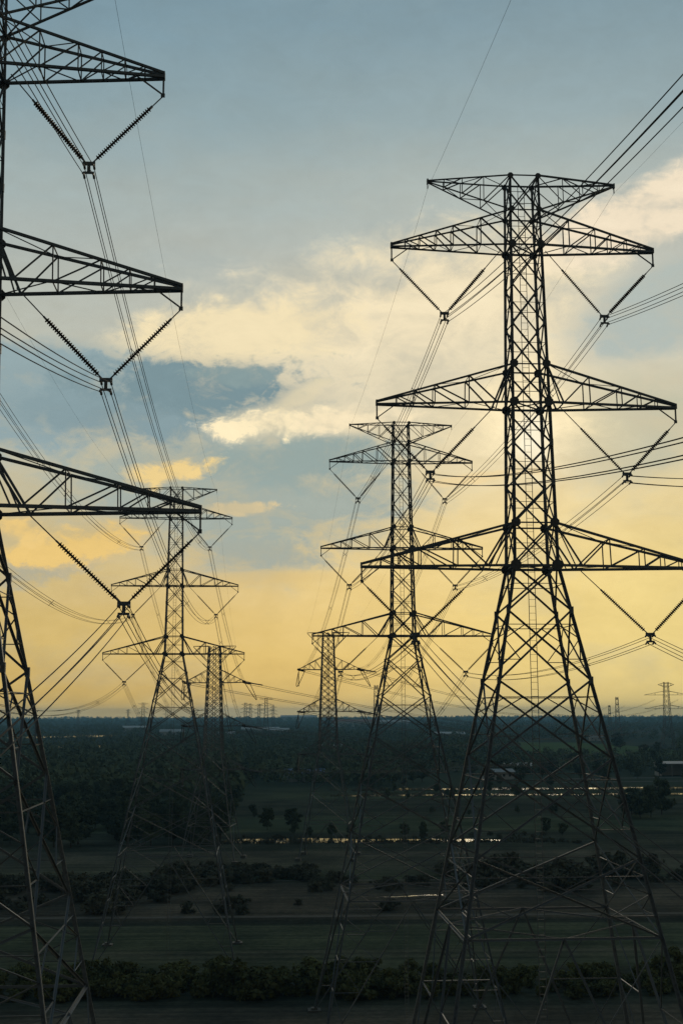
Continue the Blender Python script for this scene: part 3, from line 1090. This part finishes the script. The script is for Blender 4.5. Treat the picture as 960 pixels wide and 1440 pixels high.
# irrigation channel and flooded plots
strip('water', [(-27, 369, 374), (-20, 368, 380), (4, 368, 382), (14, 369, 377), (30, 368, 378), (48, 369, 377), (55, 371, 375)], .004, WATER, 1.0, 2.5, 5)
strip('water', [(12, 572, 574), (30, 570, 581), (52, 573, 579), (80, 570, 582), (120, 574, 580), (150, 570, 583), (190, 573, 580), (240, 572, 582)], .004, WATER, 1.4, 3.5, 6)
strip('water', [(14, 614, 616), (36, 610, 632), (60, 616, 624), (90, 612, 630), (125, 618, 625), (160, 611, 630), (200, 615, 626), (250, 612, 628)], .004, WATER, 1.2, 3.5, 7)
px, py = ground_at(146, 1283)
strip('water', [(px - 1.6, py - 1, py + 1), (px, py - 2.6, py + 2.8), (px + 1.6, py - 1, py + 1)], .004, WATER, .3, .6, 8)
x0, yA = ground_at(528, 1262)
x1, yB = ground_at(624, 1259)
strip('water', [(x0, yA - .2, yA + .3), (x0 + 4, yA - .3, yA + .5), (x1 - 3, yB - .4, yB + .5), (x1, yB - .2, yB + .4)], .008, WATER, .35, .8, 9)
for i, (xa, xb, yy_, d) in enumerate(((60, 146, 1051, 50), (-40, 62, 1052, 45), (98, 158, 1035.5, 90), (10, 90, 1037, 80))):
    xa_, Y_ = ground_at(xa, yy_)
    xb_, _ = ground_at(xb, yy_)
    strip('water', [(xa_, Y_ - d * .2, Y_ + d * .2), (xa_ + 12, Y_ - d, Y_ + d), (xb_ - 12, Y_ - d, Y_ + d), (xb_, Y_ - d * .2, Y_ + d * .3)], .01, WATER, d * .15, 9, 20 + i)
strip('road', [(at_depth(790, 720), 708, 714), (at_depth(1000, 720), 722, 728)], .006, ROAD, .4, 8, 11)
strip('road', [(at_depth(760, 680), 672, 676), (at_depth(1000, 690), 684, 688)], .006, ROAD, .3, 8, 12)
strip('meadow', [(at_depth(736, 1250), 1130, 1420), (at_depth(800, 1250), 1080, 1600), (at_depth(900, 1250), 1090, 1560), (at_depth(940, 1250), 1150, 1400)], .006, MEADOW, 14, 12, 13)
strip('meadow', [(at_depth(330, 440), 412, 452), (at_depth(540, 440), 405, 448)], .006, noisy('meadow_grass', (.05, .064, .044), (.064, .078, .05), .1, 1, 0, 0.0), 3, 6, 14)


# ------------------------------------------------------------------ vegetation
def leaf_material(name, c0, c1):
    m, q, b = pmat(name, c0, .9, 0, .0)
    nt = m.node_tree
    t = nt.nodes.new('ShaderNodeTexCoord')
    oi = nt.nodes.new('ShaderNodeObjectInfo')
    n = q.noise(t.outputs['Object'], .9, 4, .6)
    k = q.m('ADD', q.m('MULTIPLY', n, .8), q.m('MULTIPLY', oi.outputs['Random'], .45))
    nt.links.new(q.ramp(k, [(.25, tuple(c0) + (1,)), (.9, tuple(c1) + (1,))]), b.inputs['Base Color'])
    return m


LEAF = leaf_material('tree_leaves', (.05, .064, .048), (.1, .12, .068))
HEDGE = leaf_material('hedge_leaves', (.06, .07, .036), (.14, .145, .06))
SCRUB = leaf_material('scrub_leaves', (.062, .066, .05), (.115, .113, .08))
BARK = noisy('bark', (.04, .033, .027), (.075, .062, .05), 4.0, .95, 0, .1, bump=.3)


def leaf_cloud(lumps, leaf, per, r):
    """leaf-sized faces strewn through overlapping lumps"""
    V, Fc = [], []
    for (c, rad) in lumps:
        for _ in range(per):
            while True:
                u = np.array([r.gauss(0, 1) for _ in range(3)])
                nn = np.linalg.norm(u)
                if nn > 1e-3:
                    break
            u /= nn
            p = c + u * rad * (r.uniform(.35, 1.12) ** .6)
            a = np.array([r.gauss(0, 1), r.gauss(0, 1), r.gauss(0, .6)])
            a /= np.linalg.norm(a)
            b2 = np.cross(a, u + np.array([.01, .3, .2]) * r.uniform(-2, 2))
            b2 /= max(1e-3, np.linalg.norm(b2))
            L = leaf * r.uniform(.6, 1.4)
            W = L * r.uniform(.35, .6)
            i = len(V)
            V += [p - a * L, p + b2 * W, p + a * L, p - b2 * W]
            Fc.append((i, i + 1, i + 2, i + 3))
    me = bpy.data.meshes.new('crown')
    me.from_pydata([tuple(v) for v in V], [], Fc)
    return me


def make_tree(h, spread, seed, leafmat, leaf=.42, lumps=26, per=60, trunk=True, low=.25, name='tree'):
    r = random.Random(seed)
    t = empty(name, (0, 0, 0))
    ls = []
    m = MB()
    if trunk:
        lean = Vector((r.uniform(-.05, .05) * h, r.uniform(-.05, .05) * h, 0))
        m.tube([(0, 0, -.1), tuple(lean * .4 + Vector((0, 0, h * .3))), tuple(lean + Vector((0, 0, h * .8)))], [h * .022, h * .016, h * .006], 6)
    for k in range(lumps):
        f = r.uniform(low, .97)
        env = math.sin(math.pi * min(1, (f - low * .6) / (1.03 - low * .6))) ** .55
        a = r.uniform(0, 2 * math.pi)
        d = spread * env * r.uniform(.15, 1.0)
        rad = spread * r.uniform(.2, .42) * (.6 + .4 * env)
        c = np.array([d * math.cos(a), d * math.sin(a), h * f])
        ls.append((c, np.array([rad, rad, rad * .75])))
        if trunk and k % 3 == 0:
            z0 = h * max(.15, f - .28)
            m.tube([(0, 0, z0), (c[0] * .5, c[1] * .5, (z0 + c[2]) * .52), tuple(c)], [h * .01, h * .006, h * .002], 4)
        if not trunk and k % 2 == 0:
            m.tube([(c[0] * .15, c[1] * .15, -.05), (c[0] * .6, c[1] * .6, c[2] * .55), tuple(c)], [.05, .03, .012], 4)
    m.build('trunk' if trunk else 'stem', BARK, t)
    link('crown' if trunk else 'foliage', leaf_cloud(ls, leaf, per, r), leafmat, t)
    return t


def scatter(protos, spots, cat):
    used = [False] * len(protos)
    byg = {}
    for q in spots:
        byg.setdefault(q[4], []).append(q[2])
    for v in byg.values():
        v.sort()
    def sized(s, label, group):
        v = byg[group]
        if len(v) < 4:
            return label
        k = v.index(s) / len(v)
        return ('low ' if k < .3 else 'tall ' if k > .75 else 'medium ') + label.replace('low ', '').replace('small ', '').replace('tall ', '').replace('stunted ', '')
    for i, (x, y, s, label, group) in enumerate(spots):
        k = rng.randrange(len(protos))
        o = copy_tree(protos[k]) if used[k] else protos[k]
        used[k] = True
        o.location = (x, y, 0)
        o.rotation_euler = (0, 0, rng.uniform(0, 6.28))
        o.scale = (s * rng.uniform(.85, 1.2), s * rng.uniform(.85, 1.2), s * rng.uniform(.85, 1.15))
        tag(o, sized(s, label, group), cat, group)
    for k, u in enumerate(used):
        if not u:
            for ch in list(protos[k].children):
                bpy.data.objects.remove(ch)
            bpy.data.objects.remove(protos[k])


hedge = [make_tree(2.7, 2.2, 100 + i, HEDGE, .26, 24, 55, False, .12, 'bush') for i in range(4)]
spots = []
for row, (yr, n) in enumerate(((171.5, 44), (176.5, 44), (182.5, 42))):
    for i in range(n):
        x = -52 + 106 * (i + rng.uniform(-.35, .35)) / n
        if row == 2 and rng.random() < .25:
            continue
        sc = rng.uniform(.5, 1.0) * (1.15 if x < 12 else .8) * (1.5 if rng.random() < .12 else 1)
        spots.append((x, yr + rng.uniform(-1.8, 1.8), sc, 'leafy yellow-green bush in the thick hedge beside the bare strip', 'hedge bushes'))
scatter(hedge, spots, 'bush')

scrub = [make_tree(2.4, 2.7, 200 + i, SCRUB, .3, 24, 50, False, .1, 'shrub') for i in range(3)]
spots = []
for _ in range(46):
    spots.append((rng.uniform(-78, -24), rng.uniform(243, 284), rng.uniform(.7, 1.6), 'dark scrub bush on the brown strip under the wood row', 'scrub on the brown strip'))
for _ in range(52):
    spots.append((rng.uniform(30, 92), rng.uniform(268, 298), rng.choice((.5, .7, .9, 1.2, 1.6)) * rng.uniform(.8, 1.2), 'dark scrub bush in the row behind the biggest sun-row pylon', 'scrub row beyond the path'))
for _ in range(30):
    spots.append((rng.uniform(-24, 34), rng.choice((rng.uniform(240, 252), rng.uniform(268, 284))), rng.uniform(.4, .9), 'low scattered shrub on the bare brown strip', 'low shrubs'))
for _ in range(40):
    spots.append((rng.uniform(-36, 0), rng.uniform(282, 300), rng.uniform(.6, 1.2), 'dark shrub in the ragged line edging the tilled field', 'field edge shrubs'))
for _ in range(60):
    spots.append((rng.uniform(-26, 78), rng.choice((rng.uniform(363, 368.5), rng.uniform(381, 388))), rng.uniform(.2, .45), 'small dark shrub on the bank of the irrigation channel', 'channel bank shrubs'))
scatter(scrub, spots, 'shrub')

trees = [make_tree(9, 3.6, 300 + i, LEAF, .5, 30, 60, True, .22) for i in range(5)]
spots = []
for _ in range(105):
    Y = rng.uniform(352, 520)
    xr = at_depth(330 + 10 * math.sin(Y), Y)
    spots.append((rng.uniform(at_depth(-30, Y), xr), Y, rng.uniform(.7, 1.25), 'dark leafy tree at the edge of the dense wood', 'trees of the dense wood'))
for _ in range(22):
    Y = rng.choice((rng.uniform(384, 394), rng.uniform(455, 475)))
    spots.append((rng.uniform(at_depth(335, Y), at_depth(990, Y)), Y, rng.uniform(.22, .5), 'small dark tree by the irrigation channel', 'trees along the channel'))
for x, y, s in ((888, 1146, 1.1), (900, 1152, 1.1), (915, 1150, 1.2), (930, 1146, 1.25), (880, 1150, .8)):
    X, Y = ground_at(x, y)
    spots.append((X, Y, s, 'tall dark tree in the clump in front of the flooded plots', 'clump before the water'))
for x, y, s in ((376, 1168, .75), (410, 1166, .7)):
    X, Y = ground_at(x, y)
    spots.append((X, Y, s, 'round dark tree alone on the small meadow', 'meadow trees'))
for _ in range(22):
    Y = rng.choice((rng.uniform(594, 601), rng.uniform(545, 560), rng.uniform(634, 650)))
    spots.append((rng.uniform(at_depth(470, Y), at_depth(980, Y)), Y, rng.uniform(.22, .6), 'stunted tree on the dike of the flooded plots', 'dike trees'))
for _ in range(60):
    Y = rng.uniform(660, 900)
    spots.append((rng.uniform(at_depth(335, Y), at_depth(990, Y)), Y, rng.uniform(.6, 1.1), 'dark tree in the belt beyond the flooded plots', 'tree belt beyond the water'))
for x, y, s in ((925, 1064, 1.1), (866, 1054, 1.2), (872, 1054, 1.0), (905, 1068, .9)):
    X, Y = ground_at(x, y)
    spots.append((X, Y, s * 1.3, 'lone dark tree on the bright green field', 'trees on the green field'))
scatter(trees, spots, 'tree')


def wood_mass(name, regions, seed, mat, per=26, leaf=1.5):
    """far-off woodland that reads as one mass"""
    r = np.random.default_rng(seed)
    P = []
    for (fn, n) in regions:
        for _ in range(n):
            q = fn(r)
            if q is not None:
                P.append(q)
    P = np.array(P)                            # x, y, height, spread
    n = len(P)
    u = r.normal(size=(n, per, 3))
    u /= np.linalg.norm(u, axis=2, keepdims=True)
    rad = r.uniform(.45, 1.05, size=(n, per, 1)) ** .5
    ctr = np.stack([P[:, 0], P[:, 1], P[:, 2] * .58], 1)[:, None, :]
    ext = np.stack([P[:, 3], P[:, 3], P[:, 2] * .42], 1)[:, None, :]
    p = ctr + u * rad * ext
    a = r.normal(size=(n, per, 3))
    a /= np.linalg.norm(a, axis=2, keepdims=True)
    b = np.cross(a, u)
    b /= np.maximum(1e-3, np.linalg.norm(b, axis=2, keepdims=True))
    L = leaf * r.uniform(.6, 1.3, size=(n, per, 1)) * (P[:, 2] / 9)[:, None, None]
    q = np.stack([p - a * L, p + b * L * .55, p + a * L, p - b * L * .55], 2).reshape(-1, 3)
    nf = n * per
    me = bpy.data.meshes.new(name)
    me.vertices.add(nf * 4)
    me.vertices.foreach_set('co', q.astype(np.float32).ravel())
    me.loops.add(nf * 4)
    me.loops.foreach_set('vertex_index', np.arange(nf * 4, dtype=np.int32))
    me.polygons.add(nf)
    me.polygons.foreach_set('loop_start', np.arange(0, nf * 4, 4, dtype=np.int32))
    me.polygons.foreach_set('loop_total', np.full(nf, 4, dtype=np.int32))
    me.update(calc_edges=True)
    return tag(link(name, me, mat), kind='stuff')


def in_px(xa, xb, ya, yb, hmin, hmax, gap=None):
    def fn(r):
        Y = math.exp(r.uniform(math.log(ya), math.log(yb)))
        x = r.uniform(xa, xb)
        if gap and gap(x, Y):
            return None
        h = r.uniform(hmin, hmax)
        return (at_depth(x, Y), Y, h, h * r.uniform(.3, .5))
    return fn


def belts(xa, xb, ya, yb, hmin, hmax, nb, seed):
    rr = np.random.default_rng(seed)
    ys = np.exp(rr.uniform(math.log(ya), math.log(yb), nb))
    xs = rr.uniform(xa, xb, nb)
    ws = rr.uniform(60, 420, nb)
    def fn(r):
        k = int(r.integers(nb))
        Y = ys[k] * (1 + r.normal() * .012)
        x = xs[k] + r.uniform(-1, 1) * ws[k] * .5
        if 728 < x < 950 and 840 < Y < 1650:
            return None
        if x < 170 and 1250 < Y < 2300 and r.random() < .8:
            return None
        h = r.uniform(hmin, hmax)
        return (at_depth(x, Y), Y, h, h * r.uniform(.32, .55))
    return fn


field_gap = lambda x, Y: (728 < x < 946 and 1000 < Y < 1650) or (x < 165 and 1250 < Y < 1500)
wood_mass('woodland', [
    (in_px(-90, 335, 520, 1150, 7, 12), 1500),
    (in_px(300, 560, 650, 1300, 5, 10), 800),
    (in_px(540, 1050, 760, 1080, 4, 9), 700),
    (in_px(-120, 1080, 1150, 2600, 5, 11, field_gap), 2000),
    (belts(-150, 1100, 1000, 4200, 6, 12, 90, 3), 4200),
    (belts(-200, 1150, 2500, 8500, 7, 14, 80, 4), 3200), (belts(-200, 1150, 4500, 9800, 12, 22, 40, 6), 1800)], 5, LEAF, 22, 1.6)


def reeds(name, stations, n, hgt, seed, mat):
    r = np.random.default_rng(seed)
    V, Fc = [], []
    for _ in range(n):
        xa, xb, ya, yb = stations[int(r.integers(len(stations)))]
        cx, cy = r.uniform(xa, xb), r.uniform(ya, yb)
        wid = r.uniform(.4, 2.2)
        for _ in range(14):
            x, y = cx + r.normal() * wid, cy + r.normal() * .5
            h = hgt * r.uniform(.5, 1.2)
            a = r.uniform(0, math.pi)
            dx, dy = .12 * math.cos(a), .12 * math.sin(a)
            lx, ly = r.normal() * .25, r.normal() * .25
            i = len(V)
            V += [(x - dx, y - dy, 0), (x + dx, y + dy, 0), (x + lx + dx * .3, y + ly, h), (x + lx - dx * .3, y + ly, h)]
            Fc.append((i, i + 1, i + 2, i + 3))
    me = bpy.data.meshes.new(name)
    me.from_pydata(V, [], Fc)
    return tag(link(name, me, mat), kind='stuff')


reeds('reeds', [(-26, 70, 366, 370), (-26, 70, 366, 371), (-26, 70, 370, 382)], 200, .8, 31, SCRUB)
reeds('reeds', [(8, 250, 567, 571), (8, 250, 606, 612), (8, 250, 568, 582), (8, 250, 608, 630)], 620, 1.1, 32, SCRUB)

# ------------------------------------------------------------------ buildings on the plain
WALL = noisy('pale_render_wall', (.3, .295, .28), (.38, .375, .36), .6, .9, 0, .2)
WROOF = noisy('white_metal_roof', (.34, .35, .35), (.42, .42, .42), .4, .5, 0, .4)
BROOF = noisy('blue_metal_roof', (.05, .1, .24), (.07, .13, .3), .4, .5, 0, .4)
GROOF = noisy('grey_sheet_roof', (.25, .26, .27), (.36, .37, .38), .4, .6, 0, .3)
RROOF = noisy('red_tile_roof', (.22, .1, .07), (.3, .14, .1), .4, .8, 0, .2)
DOOR = noisy('dark_door_wood', (.05, .04, .035), (.08, .065, .05), 2, .7)
PANE, _, _ = pmat('window_glass', (.03, .035, .04), .1, 0, .5)


def building(px_, py_, w, d, h, rise, roofm, label, rz=0.0, open_front=False, group=None):
    X, Y = ground_at(px_, py_)
    t = empty('shed' if open_front else 'house', (X, Y, 0), rz)
    tag(t, label, 'shed' if open_front else 'house', group)
    m = MB()
    th = .25
    if open_front:
        for x in (-w / 2 + th, -w / 6, w / 6, w / 2 - th):
            m.box((x, -d / 2 + th, h / 2), (.35, .35, h))
        m.box((0, d / 2 - th / 2, h / 2), (w, th, h))
        for s in (-1, 1):
            m.box((s * (w / 2 - th / 2), 0, h / 2), (th, d - 2 * th - .5, h))
    else:
        for s in (-1, 1):
            m.box((0, s * (d / 2 - th / 2), h / 2), (w, th, h))
            m.box((s * (w / 2 - th / 2), 0, h / 2), (th, d - 2 * th - .01, h))
    m.build('wall', WALL, t)
    m = MB()
    o = .7
    A = [(-w / 2 - o, -d / 2 - o, h), (w / 2 + o, -d / 2 - o, h), (w / 2 + o, d / 2 + o, h), (-w / 2 - o, d / 2 + o, h), (-w / 2 - o, 0, h + rise), (w / 2 + o, 0, h + rise)]
    A2 = [(x, y, z + .18) for x, y, z in A]
    m.add(A + A2, [(0, 4, 5, 1), (2, 5, 4, 3), (6, 7, 11, 10), (8, 9, 10, 11), (0, 1, 7, 6), (2, 3, 9, 8), (0, 6, 10, 4), (3, 4, 10, 9), (1, 5, 11, 7), (2, 8, 11, 5)])
    m.build('roof', roofm, t)
    if not open_front:
        m = MB()
        m.box((-w * .12, -d / 2 - .03, 1.05), (1.1, .08, 2.1))
        m.build('door', DOOR, t)
        for x in (-w * .36, w * .12, w * .34):
            m = MB()
            m.box((x, -d / 2 - .03, h * .55), (1.3, .07, 1.2))
            m.build('window', PANE, t)
    return t


building(430, 1099, 26, 12, 4.5, 2.2, BROOF, 'long low building with blue metal roof among trees', R(4))
building(722, 1086, 22, 11, 4, 1.6, WROOF, 'white-roofed shed in the tree belt beyond the water', R(-6), True)
building(948, 1091, 20, 12, 7, 1.2, GROOF, 'open-fronted shed with pale roof by the gravel road', R(3), True)
building(465, 1057, 24, 10, 5, 2, WALL, 'small pale house seen past the third sun-row pylon', R(10))
building(366, 1032, 70, 26, 8, 4, WROOF, 'long white warehouse roof far across the plain', R(5))
building(392, 1034, 36, 20, 8, 4, WROOF, 'white house beside the long white warehouse', R(-8))
building(190, 1029, 52, 24, 8, 4, WROOF, 'far white building beside the second wood-row pylon', R(8))
building(242, 1035, 40, 22, 7, 4, GROOF, 'grey-roofed building beyond the wood', R(-4))
building(316, 1037, 30, 18, 6, 3, GROOF, 'low grey building behind the third wood-row pylon', R(6))
building(630, 1038, 48, 18, 6, 3, WROOF, 'long pale roof beyond the first sun-row pylon', R(2))
building(498, 1022, 120, 40, 14, 6, RROOF, 'far red-roofed hall on the horizon', R(2))
building(540, 1021, 150, 40, 12, 5, GROOF, 'far grey hall next to the red-roofed one', R(-3))
building(838, 1042, 18, 9, 5, 2, WROOF, 'tiny white house between the first sun-row pylon legs and the field', R(5))
building(420, 1014, 180, 60, 20, 8, WROOF, 'pale factory block on the skyline', R(3))
building(700, 1096, 16, 9, 4, 1.6, GROOF, 'small grey hut by the flooded plots', R(12))

# ------------------------------------------------------------------ evening haze over the plain
HZ = bpy.data.materials.new('evening_haze')
HZ.use_nodes = True
nt = HZ.node_tree
for n in list(nt.nodes):
    nt.nodes.remove(n)
pv = nt.nodes.new('ShaderNodeVolumePrincipled')
pv.inputs['Color'].default_value = (.3, .68, 1.0, 1)
pv.inputs['Density'].default_value = 1.0e-4
pv.inputs['Anisotropy'].default_value = 0.0
mo = nt.nodes.new('ShaderNodeOutputMaterial')
nt.links.new(pv.outputs[0], mo.inputs['Volume'])
m = MB()
m.box((0, 0, 39), (22600, 22600, 80))
tag(m.build('haze', HZ), kind='stuff')
